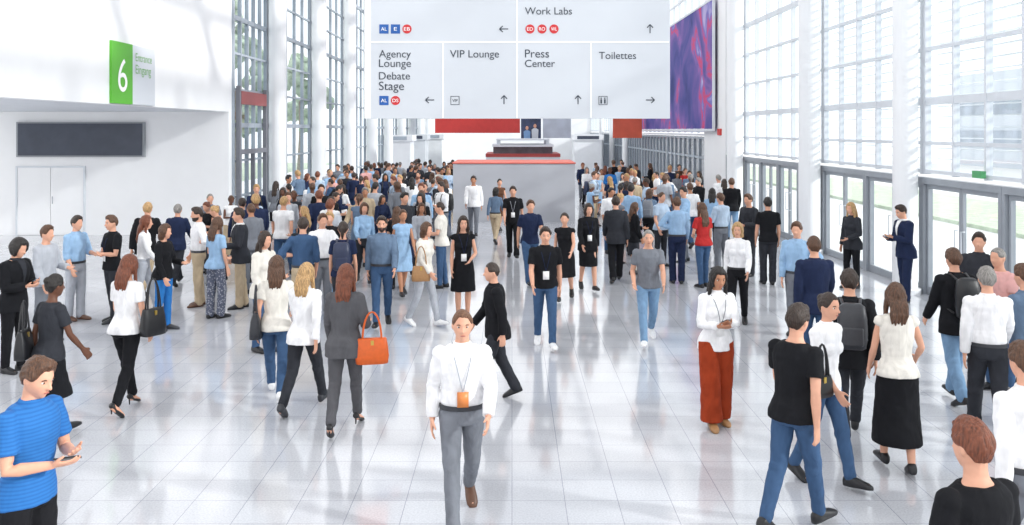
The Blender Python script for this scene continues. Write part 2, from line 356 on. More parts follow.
for (cx_,hh,c1) in((527,128,(122,160,204)),(535,126,(200,206,214))):
    X_=wx(cx_,50); Z_=wz(hh,50)
    m=MB(); m.loft([(Vector((X_,49.97,wz(138.5,50))),Vector((.17,0,0)),Vector((0,.01,0))),(Vector((X_,49.97,Z_-.2)),Vector((.19,0,0)),Vector((0,.01,0))),(Vector((X_,49.97,Z_-.12)),Vector((.07,0,0)),Vector((0,.01,0)))],12); m.obj('printed_figure',mat('print_%d'%cx_,c1,.5,.05,3),hs_)
    m=MB(); m.ell((X_,49.97,Z_),.085,.01,.115); m.obj('printed_face',skinm('l'),hs_)
hang('hanging_banner',543,571,112,138,50,mat('grey_blue_banner',(186,194,206),.5,.1,2),'grey blue hanging panel above the walkway')
hang('hanging_banner',613,642,112,138,52,mat('orange_red_banner',(214,96,70),.5,.15,1),'orange hanging banner near the facade')
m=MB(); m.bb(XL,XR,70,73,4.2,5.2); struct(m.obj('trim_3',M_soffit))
for i,(px,d,c) in enumerate([(395,60,(224,226,230)),(412,68,(205,209,214)),(430,76,(230,232,234)),(588,66,(232,234,238)),(590,78,(210,214,220))]):
    x=wx(px,d); m=MB(); m.bb(x-1,x+1,d,d+2.5,0,2.4); m.bb(x-1.15,x+1.15,d-.1,d+2.6,2.4,2.8)
    o=m.obj('exhibition_stall',mat('stall_%d'%i,c,.6,.03,2),label='pale exhibition stall with flat fascia in hall',category='stall')
    k=MB(); k.bb(x-.8,x+.8,d-.12,d-.1,2.48,2.72); k.obj('fascia_panel',M_dark if i%2 else M_frame2,o)
# ---------------------------------------------------------------- outside
m=MB(); m.bb(-120,120,-60,200,-.45,-.25); struct(m.obj('ground',mat('pale_concrete_ground',(232,232,230),.8,.05,.5)))
def lawn(x0,x1,y0,y1):
    m=MB(); m.bb(x0,x1,y0,y1,-.25,-.12); struct(m.obj('lawn',mat('lawn_green',(196,208,186),.9,.14,3)))
lawn(16,22,5,80); lawn(-28,-14,30,90)
# pale neighbouring building seen through the right glazing
m=MB(); m.bb(44,58,20,90,-.25,8.5); nb=m.obj('exhibition_hall_building',mat('pale_building_render',(206,212,220),.7,.04,.5),label='pale neighbouring hall building with dark window bands',category='building')
for z in (1.6,4.6):
    m=MB(); m.bb(43.9,44.0,21,89,z,z+1.5); m.obj('window_band',mat('building_window_band',(160,170,184),.4,.2,.6),nb)
Mleaf=mat('leaf_green',(164,180,160),.8,.25,2.5,.5); Mtrunk=mat('bark',(150,142,134),.9,.2,8,.5)
def tree(x,y,h):
    m=MB(); m.tube([(x,y,-.13),(x+.1,y,h*.3),(x,y+.1,h*.6)],[.22,.16,.09],10); o=m.obj('tree',Mtrunk,smooth=True,label='leafy green tree outside the glass wall',category='tree',group='trees outside the hall')
    f=MB()
    for i in range(46):
        a=random.uniform(0,6.28); zz=random.uniform(.35,1); r=(1-abs(zz-.62)*1.7)*h*.3
        rr=random.uniform(.3,1)*r; s=random.uniform(.35,.8)
        M=Euler((random.random()*3,random.random()*3,0)).to_matrix()
        f.ell((x+rr*math.cos(a),y+rr*math.sin(a),h*zz),s,s*.8,s*.6,M,8)
    fo=f.obj('foliage',Mleaf,o,smooth=True); fo['kind']='stuff'
    t=bpy.data.textures.get('leaf') or bpy.data.textures.new('leaf','CLOUDS'); t.noise_scale=.3
    md=fo.modifiers.new('s','SUBSURF'); md.levels=1; md.render_levels=1
    md=fo.modifiers.new('d','DISPLACE'); md.texture=t; md.strength=.5
for x,y,h in((-17,36,9),(-21,44,11),(-16,52,9),(-20,62,12),(-17,72,9),(-24,54,12)): tree(x,y,h)

# ================================================================ PEOPLE
TEX=bpy.data.textures.new('folds','CLOUDS'); TEX.noise_scale=.09; TEX.noise_depth=1
PEND=[]
def V(*a): return Vector(a)
MR=[(.82,.10,.085,.01),(.86,.150,.105,.01),(.92,.168,.110,.008),(1.0,.152,.104,.002),(1.08,.142,.098,0),(1.18,.150,.104,-.002),(1.28,.168,.114,-.004),(1.36,.178,.112,0),(1.42,.166,.094,.006),(1.455,.116,.076,.01),(1.48,.070,.060,.008),(1.51,.055,.055,.0),(1.57,.051,.054,-.006)]
FR=[(.82,.10,.09,.01),(.86,.155,.11,.012),(.92,.168,.112,.012),(1.0,.146,.100,.004),(1.08,.118,.086,0),(1.18,.128,.090,0),(1.28,.144,.096,0),(1.36,.148,.096,.002),(1.42,.138,.084,.006),(1.455,.098,.066,.01),(1.48,.058,.052,.008),(1.51,.046,.047,.0),(1.57,.044,.047,-.006)]
def rint(R,z):
    if z<=R[0][0]: return R[0][1:]
    for a,b in zip(R,R[1:]):
        if z<=b[0]:
            t=(z-a[0])/(b[0]-a[0]); return tuple(a[i]*(1-t)+b[i]*t for i in(1,2,3))
    return R[-1][1:]
def sst(x): x=max(0,min(1,x)); return x*x*(3-2*x)
def headpt(dx,dy,dz):
    x=.075*dx;y=.095*dy;z=.118*dz
    if dz<0:
        k=-dz; x*=1-.28*k*k*(1 if dy<.2 else .5)
        if dy>0:y*=1-.4*k
        y-=.030*k*k*(1-abs(dx))
    else:
        if dy>0: y*=1.05
    if dy<0:
        for s in(-1,1): y+=.009*math.exp(-((x-s*.031)**2+(z-.006)**2)/(2*.012**2))
        y-=.005*math.exp(-((z-.026)/.01)**2)*math.exp(-(x/.045)**2)
        y-=.007*math.exp(-((z+.095)/.016)**2)*math.exp(-(x/.022)**2)
        y-=.004*math.exp(-((z+.062)/.012)**2)*math.exp(-(x/.024)**2)
    return V(x,y,z)
def star(mb,fn,tf,na=28,ne=20):
    base=len(mb.v)
    for i in range(ne):
        el=-math.pi/2+math.pi*(i+.5)/ne
        for k in range(na):
            a=2*math.pi*k/na; d=(math.cos(el)*math.sin(a),-math.cos(el)*math.cos(a),math.sin(el))
            mb.v.append(tuple(tf(fn(*d,a if a<=math.pi else 2*math.pi-a))))
    for i in range(ne-1):
        for k in range(na):
            a=base+i*na+k; b=base+i*na+(k+1)%na; mb.f.append((a,b,b+na,a+na)); mb.mi.append(0)
    mb.f.append(tuple(base+k for k in reversed(range(na)))); mb.mi.append(0)
    mb.f.append(tuple(base+(ne-1)*na+k for k in range(na))); mb.mi.append(0)
POSES=dict(
 stand=dict(L=[(3,3,0),(-2,3,0)],A=[(2,9,14,0),(4,9,12,0)],lean=0),
 stand2=dict(L=[(-3,2,0),(8,12,0)],A=[(6,12,60,30),(2,8,12,0)],lean=1),
 walkA=dict(L=[(27,6,-12),(-17,26,34)],A=[(-24,9,16,0),(28,8,30,8)],lean=4),
 walkB=dict(L=[(-17,26,34),(27,6,-12)],A=[(28,8,30,8),(-24,9,16,0)],lean=4),
 strollA=dict(L=[(18,5,-6),(-11,17,21)],A=[(-14,9,14,0),(16,8,24,4)],lean=3),
 strollB=dict(L=[(-11,17,21),(18,5,-6)],A=[(16,8,24,4),(-14,9,14,0)],lean=3),
 phone=dict(L=[(4,4,0),(-3,3,0)],A=[(12,8,92,38),(8,8,88,30)],lean=3,head=18),
 bagarm=dict(L=[(20,6,-8),(-12,22,30)],A=[(0,14,85,18),(18,8,20,0)],lean=2),
 talk=dict(L=[(2,2,0),(-4,4,0)],A=[(10,12,75,25),(4,9,20,5)],lean=0),
 point=dict(L=[(5,3,0),(-5,4,0)],A=[(38,18,48,5),(2,9,18,5)],lean=1),
 hips=dict(L=[(4,8,0),(-4,2,0)],A=[(-12,38,70,75),(4,9,16,5)],lean=-1,head=8),
 crossed=dict(L=[(2,2,0),(-4,4,0)],A=[(14,12,80,62),(12,12,74,58)],lean=-1),
)
def skeleton(sp):
    P=dict(POSES[sp.get('pose','stand')]); P.update(sp.get('px_',{}))
    f=sp['sex']=='f'; heel=sp.get('heels',False)
    pel=V(0,0,.93); le=math.radians(P['lean'])
    def U(v):
        v=Vector(v)-pel; c,s=math.cos(le),math.sin(le)
        return pel+V(v.x,v.y*c-v.z*s,v.z*c+v.y*s)
    J=dict(U=U); legs=[];mins=[]
    for i,sd in enumerate((1,-1)):
        th,kn,ft=P['L'][i]; 
        if heel: ft=max(ft,0)+24
        a=math.radians(th); b_=math.radians(th-kn); al=math.radians(ft)
        hip=V(sd*.088,.0,.90); k=hip+V(sd*.005,-math.sin(a),-math.cos(a))*.42; an=k+V(-sd*.02,-math.sin(b_),-math.cos(b_))*.40
        t=V(sd*.12,-math.cos(al),-math.sin(al)).normalized(); u=V(0,-math.sin(al),math.cos(al))
        legs.append((hip,k,an,t,u,sd)); mins+= [(an-u*.08-t*.055).z,(an-u*.08+t*.17).z]
    sh=-min(mins)
    J['sh']=sh; J['legs']=legs; J['P']=P; J['heel']=heel
    sx=.150 if f else .172
    arms=[]
    for i,sd in enumerate((1,-1)):
        sw,ab,el,inw=P['A'][i]
        a=math.radians(sw); ph=math.radians(ab); s0=U((sd*sx,.004,1.405))
        d1=V(sd*math.sin(ph),-math.sin(a)*math.cos(ph),-math.cos(a)*math.cos(ph)).normalized()
        e=s0+d1*.285
        a2=math.radians(sw+el); p2=math.radians(inw)
        d2=V(-sd*math.sin(p2)+sd*.04,-math.sin(a2)*math.cos(p2),-math.cos(a2)*math.cos(p2)).normalized()
        w=e+d2*.25
        n=V(-sd,0,0) if el<60 else V(-sd*.45,.25,1)
        n=(n-d2*n.dot(d2)).normalized(); wt=d2.cross(n)*(-sd)
        arms.append(dict(s=s0,e=e,w=w,d1=d1,d2=d2,n=n,wt=wt,sd=sd,inn=U((sd*.09,.006,1.42))))
    J['arms']=arms
    hp=math.radians(P.get('head',sp.get('nod',4))); hy=math.radians(sp.get('hturn',0))
    Rh=Euler((hp,0,hy)).to_matrix(); nb=U((0,.0,1.53))
    def HT(v): return nb+Rh@(Vector(v)+V(0,-.014,.104))
    J['H']=HT; J['Rh']=Rh
    return J
def shift(mb,dz): mb.v=[(x,y,z+dz) for x,y,z in mb.v]
def hand(mb,A,near):
    w,d,n,t=A['w'],A['d2'],A['n'],A['wt']
    mb.loft([(w-d*.02,t*.027,n*.021),(w+d*.02,t*.034,n*.017),(w+d*.06,t*.042,n*.015),(w+d*.09,t*.040,n*.013),(w+d*.1,t*.03,n*.008)],12)
    r=.0092 if near else .0105
    cl=A.get('curl',.35)
    for off,L in zip((.031,.0105,-.0105,-.031),(.068,.078,.072,.056)):
        p=w+d*.085+t*off; pts=[p-d*.02,p]; a=cl*.4
        for k in range(3):
            dd=(d*math.cos(a)+n*math.sin(a)+t*off*1.8).normalized(); pts.append(pts[-1]+dd*L*(.45,.32,.25)[k]); a+=cl*.8
        mb.tube(pts,[r,r,r*.95,r*.88,r*.78],8)
    p=w+d*.02+t*.026
    q1=p+(d*.7+t*.6+n*.35).normalized()*.042; q2=q1+(d*.9+t*.25+n*.4).normalized()*.034
    mb.tube([p,q1,q2],[.013,.0105,.0085],8)
def torso(mb,R,U,z0,z1,inf,n=24):
    zs=sorted(set([z0]+[r[0] for r in R if z0<r[0]<z1]+[z1]))
    rings=[]
    for z in zs:
        w,d,y=rint(R,z)
        c=U((0,y,z)); ux=U((1,y,z))-c; uy=U((0,y+1,z))-c
        rings.append((c,ux*(w+inf),uy*(d+inf)))
    mb.loft(rings,n)
def build(sp):
    sex=sp['sex']; f=sex=='f'; R=FR if f else MR; J=skeleton(sp); U=J['U']; vox=sp.get('vox',.0105); near=vox<.009
    bulk=sp.get('bulk',0)
    if bulk: R=[(z,w+bulk*(1 if z<1.45 else 0),d+bulk*1.2*(1 if z<1.4 else 0),y) for z,w,d,y in R]
    bk=sp.get('bot','trousers'); bc=sp.get('bc','denim'); tk=sp.get('top','shirt'); tcn=sp.get('tc','white')
    sk=skinm(sp.get('skin','l')); parts=[]
    full=tk in('shirt','jacket','coat','hoodie')
    B=MB(); torso(B,[(z,w-(.020 if z<1.44 else .016 if z<1.47 else 0),d-(.020 if z<1.44 else .014 if z<1.47 else 0),y) for z,w,d,y in R],U,.84,1.57,0)
    if f:
        for s in(1,-1): B.ell(U((s*.062,-.062,1.265)),.046,.042,.046)
    for s in(1,-1): B.ell(V(s*.07,.045,.90),.060,.050,.062)
    tr=bk in('trousers','slim','wide')
    for lg in J['legs']:
        h,k,a,t,u,sd=lg; lf=.96 if f else 1
        kk=(.82,.82,.82,.84,.82,.84,.9) if tr else (.82,.86,.95,1,1,1,1)
        B.tube([h+V(0,0,.02),h.lerp(k,.35),h.lerp(k,.75),k,k.lerp(a,.3)+V(0,.008,0),k.lerp(a,.65),a],[x*lf*g_ for x,g_ in zip((.088,.084,.064,.054,.055,.044,.036),kk)],14)
        B.loft([(a-u*.045+t*p,t.cross(u)*w,u*hh) for p,w,hh in((-.055,.022,.025),(-.035,.032,.04),(.0,.034,.045),(.06,.036,.033),(.12,.040,.020),(.165,.034,.013),(.18,.02,.008))],12)
    for A in J['arms']:
        s,e,w=A['s'],A['e'],A['w']; k=.86 if f else 1.0
        kk=(.66,.76,.82,.82,.84,.84,.9,1) if full else (.66,.78,.92,1,1,1,1,1)
        B.tube([A['inn']-V(0,0,.008),s,s.lerp(e,.4),s.lerp(e,.8),e,e.lerp(w,.3),e.lerp(w,.7),w],[x*k*g_ for x,g_ in zip((.048,.054,.047,.040,.037,.040,.032,.025),kk)],12)
        hand(B,A,near)
    HT=J['H']
    star(B,lambda dx,dy,dz,a:headpt(dx,dy,dz),HT,36,28)
    B.tube([HT(x) for x in((0,-.088,.012),(0,-.100,-.008),(0,-.109,-.026))],[.007,.009,.0125],8)
    for s in(1,-1):
        B.ell(HT((s*.011,-.098,-.028)),.009,.009,.008)
        B.ell(HT((s*.077,.012,-.004)),.009,.018,.03,J['Rh'])
    B.tube([HT((0,.02,-.06)),HT((0,.015,-.10)),U((0,0,1.50))],[.05,.05,.05] if not f else [.043]*3,12)
    parts.append(('person',B,sk,vox,0))
    def legs_g(mb,kind):
        prm=dict(trousers=(.097,.090,.074,.070,.068,.066,1.05),slim=(.095,.085,.064,.062,.054,.048,1.02),wide=(.108,.110,.108,.108,.114,.120,1.06))[kind]
        for h,k,a,t,u,sd in J['legs']:
            aa=k.lerp(a,prm[6]-.06)
            mb.tube([h+V(0,0,.03),h.lerp(k,.35),h.lerp(k,.97),k.lerp(aa,.3)+V(0,.006,0),k.lerp(aa,.7),aa],[prm[0],prm[1],prm[2],prm[3],prm[4],prm[5]],16,ends=False)
            if kind!='wide':
                for q_ in(.84,.91,.98): c=k.lerp(aa,q_); dd=(aa-k).normalized(); mb.tube([c-dd*.008,c+dd*.008],[prm[5]+.005]*2,14)
                c=k.lerp(aa,.03); mb.tube([c+V(0,.012,.02),c+V(0,.016,-.02)],[prm[2]-.004]*2,14)
    def skirt(mb,z1,hem,flare,inf=.014):
        K=10; rings=[]
        (h1,k1,a1,*_),(h2,k2,a2,*_)=J['legs']
        def at(h,k,a,z):
            if z>=h.z:return h
            if z>=k.z: return h.lerp(k,(h.z-z)/(h.z-k.z+1e-6))
            return k.lerp(a,min(1,(k.z-z)/(k.z-a.z+1e-6)))
        for i in range(K+1):
            z=z1+(hem-z1)*i/K
            if z>.93:
                w,d,y=rint(R,z); rings.append((V(0,y,z),V(w+inf,0,0),V(0,d+inf+.006,0)))
            else:
                p,q_=at(h1,k1,a1,z),at(h2,k2,a2,z); c=(p+q_)/2; t=(.93-z)/.5
                rings.append((V(0,c.y+.010*max(0,1-t),z),V(.186+flare*t,0,0),V(0,max(.130+flare*.6*t,abs(p.y-q_.y)/2+.095),0)))
        mb.loft(rings,28)
    if tr:
        T=MB(); torso(T,R,lambda v:Vector(v),.84,1.0,.014)
        for s in(1,-1): T.ell(V(s*.075,.052,.90),.084,.072,.085)
        legs_g(T,bk); parts.append(('trousers',T,cloth(bc),vox*1.15,.012))
    elif bk=='skirt':
        T=MB(); skirt(T,1.02,sp.get('hem',.55),sp.get('flare',.0)); parts.append(('skirt',T,cloth(bc),vox*1.15,.012))
    loose=sp.get('loose') or tk in('tee','polo','blouse','jacket','hoodie')
    inf={'tee':.015,'polo':.016,'shirt':.016,'rolled':.016,'blouse':.014,'jacket':.025,'dress':.014,'coat':.034,'hoodie':.024}[tk]
    hem={'tee':.88,'polo':.87,'shirt':.84,'rolled':.85,'blouse':.90,'jacket':.80,'dress':1.0,'coat':.72,'hoodie':.86}[tk] if (loose or tk in('dress','coat')) else .975
    sl={'tee':('u',.62),'polo':('u',.68),'shirt':('f',.96),'rolled':('f',.15),'blouse':('u',.10),'jacket':('f',1.0),'dress':('u',sp.get('dsl',.1)),'coat':('f',1.0),'hoodie':('f',.98)}[tk]
    G=MB(); 
    if tk=='coat': skirt(G,1.0,hem,.03,.034); hem=.95
    if tk=='dress': skirt(G,1.06,sp.get('hem',.55),sp.get('flare',.03),.016)
    if loose:
        rr=[]; h0=hem
        for z,xw,xd in ((h0,.014,.032),(.93,.012,.030),(1.0,.006,.016),(1.06,.0,.0)):
            w,d,y=rint(R,max(z,.92)); c=U((0,y+.006*(xd>0)+.25*xd,z)); rr.append((c,V(w+inf+xw,0,0),V(0,d+inf+xd,0)))
        G.loft(rr,28); hem=1.02
    torso(G,R,U,hem,1.468,inf)
    if not loose and not f:
        w,d,y=rint(R,1.03); G.loft([(U((0,y,z)),V(w+inf+e_,0,0),V(0,d+inf+e_,0)) for z,e_ in((1.0,.0),(1.02,.010),(1.07,.010),(1.12,0))],24)
    if f:
        for s in(1,-1): G.ell(U((s*.062,-.068,1.265)),.052+inf,.046+inf,.052+inf)
    for A in J['arms']:
        s,e,w=A['s'],A['e'],A['w']; k=(.86 if f else .98); io=inf*.8
        if sl[0]=='u':
            en=s.lerp(e,sl[1]); G.tube([A['inn'],s,s.lerp(en,.5),en],[.050*k+io,.054*k+io,.051*k+io*1.1,.050*k+io*1.2],14,ends=False)
        else:
            en=e.lerp(w,sl[1]); G.tube([A['inn'],s,s.lerp(e,.4),s.lerp(e,.8),e,e.lerp(en,.5),en],[.050*k+io,.054*k+io,.050*k+io,.044*k+io,.042*k+io,.039*k+io,(.031 if sl[1]>.5 else .041)*k+io],14,ends=False)
            for q_ in(.68,.82): c=s.lerp(e,q_); G.tube([c-A['d1']*.008,c+A['d1']*.008],[.044*k+io+.004]*2,12)
            if sl[1]<.5: c=en; G.tube([c-A['d2']*.012,c+A['d2']*.012],[.045*k+io]*2,12)
        G.ell(A['s'],.054*k+io,.054*k+io,.052*k+io)
    if tk in('shirt','rolled','polo','coat') or (tk=='jacket' and not sp.get('inner')):
        c=U((0,.006,1.455)); c2=U((0,.004,1.498)); r0=.086 if not f else .075; r1=.068 if not f else .058
        G.loft([(c,V(r0,0,0),V(0,r0*.92,0)),(c2,V(r1,0,0),V(0,r1,0))],20)
    if tk=='hoodie': G.tube([U((-.07,.05,1.46)),U((0,.09,1.44)),U((.07,.05,1.46))],[.035,.045,.035],10)
    nm={'tee':'t_shirt','polo':'polo_shirt','rolled':'shirt','coat':'coat','hoodie':'sweater'}.get(tk,tk)
    parts.append((nm,G,cloth(tcn),vox*1.1,.013 if tk!='jacket' else .009))
    if not loose and tk in('shirt','rolled') and bk!='none':
        K=MB(); w,d,y=rint(R,.98); K.loft([(U((0,y,z)),V(w+.025,0,0),V(0,d+.025,0)) for z in(.965,.97,.998,1.003)],28); parts.append(('belt',K,leather('charcoal' if not f else bc if bc in COLS else 'charcoal'),None,0))
    hs=sp.get('hair','short'); hc=sp.get('hc','brown')
    th={'short':.012,'crop':.007,'long':.018,'bob':.020,'bun':.010,'ponytail':.010,'curly':.032}[hs]
    lng=hs in('long','bob','curly')
    def hf(dx,dy,dz,a):
        p=headpt(dx,dy,dz)
        t=a/math.pi
        thr=.62-.56*sst((t-.16)/.26) if not lng else .56-1.3*sst((t-.2)/.2)
        if t>.5: thr=(thr if lng else .06-.62*sst((t-.5)/.3))
        thr+=.04*math.sin(a*7+dx*5)
        mk=sst((dz-thr)/.14+.3)
        nn=V(dx,dy,dz)
        wv=.004*math.sin(a*9+dz*14)*math.sin(dz*21+a*3)+.004*math.sin(dx*31+dz*9)
        if hs=='crop': wv*=.4
        quiff=.010*sst((dz-.45)/.3)*sst((-dy-.05)/.5)*(hs=='short')
        return p+nn*((th+wv+quiff)*(1+.5*max(dz,0)*(hs=='short'))*mk-.014*(1-mk))
    Hh=MB(); star(Hh,hf,HT,44,32)
    if hs in('long','bob'):
        L={'long':sp.get('hl',1.30),'bob':1.50}[hs]
        rings=[]; top=HT((0,.03,.03)); bot=U((0,.085 if hs=='long' else .03,L))
        for i in range(9):
            t=i/8; c=top.lerp(bot,t); c.y+=.035*math.sin(t*math.pi)*(1 if hs=='long' else .2); c.x+=.006*math.sin(t*9)
            w=.082+.012*math.sin(t*3.1)-.038*t*t*(hs=='long'); dd=.064-.038*t if hs=='long' else .066-.01*t
            rings.append((c,V(w,0,0),V(0,dd,0)))
        Hh.loft(rings,20)
        if hs=='long':
            for s in(1,-1): Hh.tube([HT((s*.07,-.01,.02)),HT((s*.083,-.005,-.07)),U((s*.095,-.02,1.42)),U((s*.09,-.05,1.36))],[.018,.022,.022,.012],10)
            for k_ in(-2,-1,0,1,2): Hh.tube([U((k_*.030,.10,L+.16)),U((k_*.032,.115,L+.05)),U((k_*.028+.008,.105,L-.03-.014*abs(k_%2)))],[.018,.022,.008],8)
    if hs=='bun': Hh.ell(HT((0,.085,.06)),.042,.04,.04)
    if hs=='ponytail': Hh.tube([HT((0,.085,.05)),HT((0,.13,.01)),HT((0,.125,-.08)),HT((0,.11,-.15))],[.02,.03,.028,.012],10)
    parts.append(('hair',Hh,hairm(hc),max(vox*.9,.007),.012))
    if sp.get('beard'):
        def bf(dx,dy,dz,a):
            p=headpt(dx,dy,dz); t=a/math.pi
            mk=sst((-.30-dz)/.15)*sst((.62-t)/.1); 
            mouth=math.exp(-((p.z+.062)/.007)**2-(p.x/.02)**2)
            return p+V(dx,dy,dz)*(.010*mk*(1-mouth*1.4)-.012*(1-mk))
        Bd=MB(); star(Bd,bf,HT,44,34); parts.append(('beard',Bd,hairm(hc),None,0))
    sc=sp.get('sc','black')
    for h,k,a,t,u,sd in J['legs']:
        Z=MB(); sd_=t.cross(u)
        if J['heel']:
            prof=((-.062,.028,.03,-.045),(-.04,.035,.034,-.045),(.02,.034,.018,-.062),(.08,.040,.02,-.06),(.13,.044,.020,-.058),(.17,.036,.016,-.062),(.192,.016,.008,-.068))
            Z.loft([(a+u*o+t*p,sd_*w,u*hh) for p,w,hh,o in prof],14)
            hb=a-u*.06-t*.04; Z.tube([hb,V(hb.x,hb.y,max(0.004-J['sh'],hb.z-.075))],[.012,.006],8)
        else:
            prof=((-.072,.022,.03,-.05),(-.06,.036,.045,-.038),(-.01,.043,.056,-.030),(.05,.045,.046,-.038),(.11,.050,.033,-.048),(.16,.047,.026,-.055),(.195,.030,.017,-.063),(.205,.014,.010,-.068))
            Z.loft([(a+u*o+t*p,sd_*w,u*hh) for p,w,hh,o in prof],14,pw=2.6)
        parts.append(('shoe',Z,leather(sc),None,0))
    if sp.get('face'):
        for s in(1,-1):
            E=MB(); 
            d=V(s*.031/.075,0,.006/.118); dy=-math.sqrt(max(0,1-d.x**2-d.z**2)); pp=headpt(d.x,dy,d.z)
            E.ell(HT(pp+V(0,.006,0)),.0135,.011,.0095,J['Rh'],12); parts.append(('eye',E,mat('eye_white',(214,206,200),.3,.03,5),None,0))
            I=MB(); I.ell(HT(pp+V(0,-.0025,0)),.0065,.005,.007,J['Rh'],10); parts.append(('iris',I,mat('iris_dark',(48,36,30),.2,.05,5),None,0))
            Eb=MB(); Eb.tube([HT(pp+V(s*-.014,-.009,.016)),HT(pp+V(0,-.009,.021)),HT(pp+V(s*.016,.000,.017))],[.0035,.0045,.003],6); parts.append(('eyebrow',Eb,hairm(hc),None,0))
        Mo=MB(); pp=headpt(0,-math.sqrt(1-(.062/.118)**2),-.062/.118); Mo.ell(HT(pp+V(0,.002,.001)),.021,.006,.005,J['Rh'],12); parts.append(('mouth',Mo,mat('lips',(166,96,88),.45,.05,5),None,0))
    if sp.get('inner') and tk in('jacket','coat'):
        I=MB(); N=10
        pts=[]
        for i in range(N+1):
            z=1.18+(1.478-1.18)*i/N; w,d,y=rint(R,z); hw_=.006+.050*(i/N); row=[]
            bump=.03*math.exp(-((z-1.265)/.06)**2) if f else 0
            for j in range(5):
                x=hw_*(j-2)/2; yy=y-(d+inf+.010+bump)*math.sqrt(max(0,1-(x/(w+inf))**2)); row.append(U((x,yy-.002,z)))
            pts.append(row)
        for i in range(N):
            for j in range(4): I.quad(pts[i][j],pts[i][j+1],pts[i+1][j+1],pts[i+1][j])
        c=U((0,.006,1.462)); c2=U((0,.004,1.502)); r0=.080 if not f else .068; r1=.064 if not f else .054
        I.loft([(c,V(r0,0,0),V(0,r0,0)),(c2,V(r1,0,0),V(0,r1,0))],20)
        parts.append(('shirt',I,cloth(sp['inner']),None,0))
    if sp.get('lan'):
        Ln=MB(); zb=1.13
        def fy(z,x=0):
            w,d,y=rint(R,z); return y-(d+inf+.012+(.042*math.exp(-((z-1.265)/.07)**2) if f else 0))*math.sqrt(max(0,1-(x/(w+inf))**2))
        for s in(1,-1):
            pts=[U((s*.075,.03,1.485)),U((s*.08,-.055,1.45))]+[U((s*.075*(z-zb)/.32,fy(z,.0 if z<1.3 else .06)-.004,z)) for z in(1.38,1.3,1.22,1.14)]
            Ln.tube(pts,[.0045]*len(pts),6)
        parts.append(('lanyard',Ln,cloth(sp.get('lc','navy')),None,0))
        Bg=MB(); Bg.box(U((0,fy(1.08)-.012,1.075)),(.09,.006,.12)); parts.append(('badge',Bg,mat('badge_'+sp.get('bcol','white'),(240,240,240) if sp.get('bcol')!='orange' else (214,130,70),.4,.02,4),None,0))
    root=None; objs=[]
    for nm,mb_,mt,vx,dsp in parts:
        shift(mb_,J['sh']); o=mb_.obj(nm,mt,root,smooth=True)
        if root is None: root=o
        if vx:
            r=o.modifiers.new('r','REMESH'); r.mode='VOXEL'; r.voxel_size=vx; r.use_smooth_shade=True
            s=o.modifiers.new('s','SMOOTH'); s.factor=.5; s.iterations=2 if near else 1
            if dsp:
                dm=o.modifiers.new('d','DISPLACE'); dm.texture=TEX; dm.strength=dsp; dm.mid_level=.3; dm.texture_coords='LOCAL'
            PEND.append(o)
        objs.append(o)
    J['root']=root; J['objs']=objs
    return J
CN=dict(denim='denim',lightdenim='light denim',suitgrey='grey',offwhite='cream',paleblue='pale blue',lightblue='light blue',bluegrey='blue-grey',stripes='blue striped',pattern='printed',lightgrey='light grey')
TN=dict(tee='t-shirt',polo='polo shirt',shirt='shirt',rolled='shirt',blouse='blouse',jacket='jacket',dress='dress',coat='long coat',hoodie='sweater')
def label(sp):
    t=CN.get(sp['tc'],sp['tc'])+' '+TN[sp['top']]
    if sp['top']!='dress': t+=' and '+CN.get(sp['bc'],sp['bc'])+(' skirt' if sp['bot']=='skirt' else ' trousers')
    ps=sp['pose']; a='walking' if 'walk' in ps or 'stroll' in ps or ps=='bagarm' else ('using phone' if ps=='phone' else 'standing')
    return 'person in '+t+', '+a
def place(px,sp,fy=None,hy=None):
    h=sp['h']
    d=F*H/(fy-HY) if fy else (H-h)*F/(hy-HY)
    return wx(px,d),d
OCC=[]
def person(px,yaw,h,fy=None,hy=None,**sp):
    sp['h']=h
    for k,v in dict(sex='m',pose='stand',top='shirt',tc='white',bot='trousers',bc='charcoal').items(): sp.setdefault(k,v)
    if sp['top']=='dress': sp['bot']='none'
    x,y=place(px,sp,fy,hy); J=build(sp); r=J['root']
    r.location=(x,y,0); r.rotation_euler=(0,0,math.radians(yaw)); s=h/1.75; r.scale=(s,s,s)
    r['label']=label(sp); r['category']='person'; OCC.append((x,y))
    J['M']=Matrix.Translation((x,y,0))@Matrix.Rotation(math.radians(yaw),4,'Z')@Matrix.Scale(s,4); J['s']=s; J['d']=y
    return J
def hw(J,i,off=.06,nn=0):
    A=J['arms'][i]; return J['M']@(A['w']+A['d2']*off+A['n']*nn+V(0,0,J['sh']))
def phone(J,i):
    A=J['arms'][i]; R3=J['M'].to_3x3().normalized(); c=hw(J,i,.085,.026)
    M=Matrix((R3@A['d2'],R3@A['wt'],R3@A['n'])).transposed()
    m=MB(); m.box((0,0,0),(.14,.07,.009),0); m.box((0,0,.005),(.128,.062,.002),1)
    o=m.obj('phone',[mat('phone_body',(30,30,34),.3,.03,5),mat('phone_screen',(150,170,190),.15,.1,5)],label='dark smartphone held in a person\'s hand',category='phone')
    o.matrix_world=Matrix.Translation(c)@M.to_4x4()
def P3(px,py,d): return Vector((wx(px,d),d,wz(py,d)))
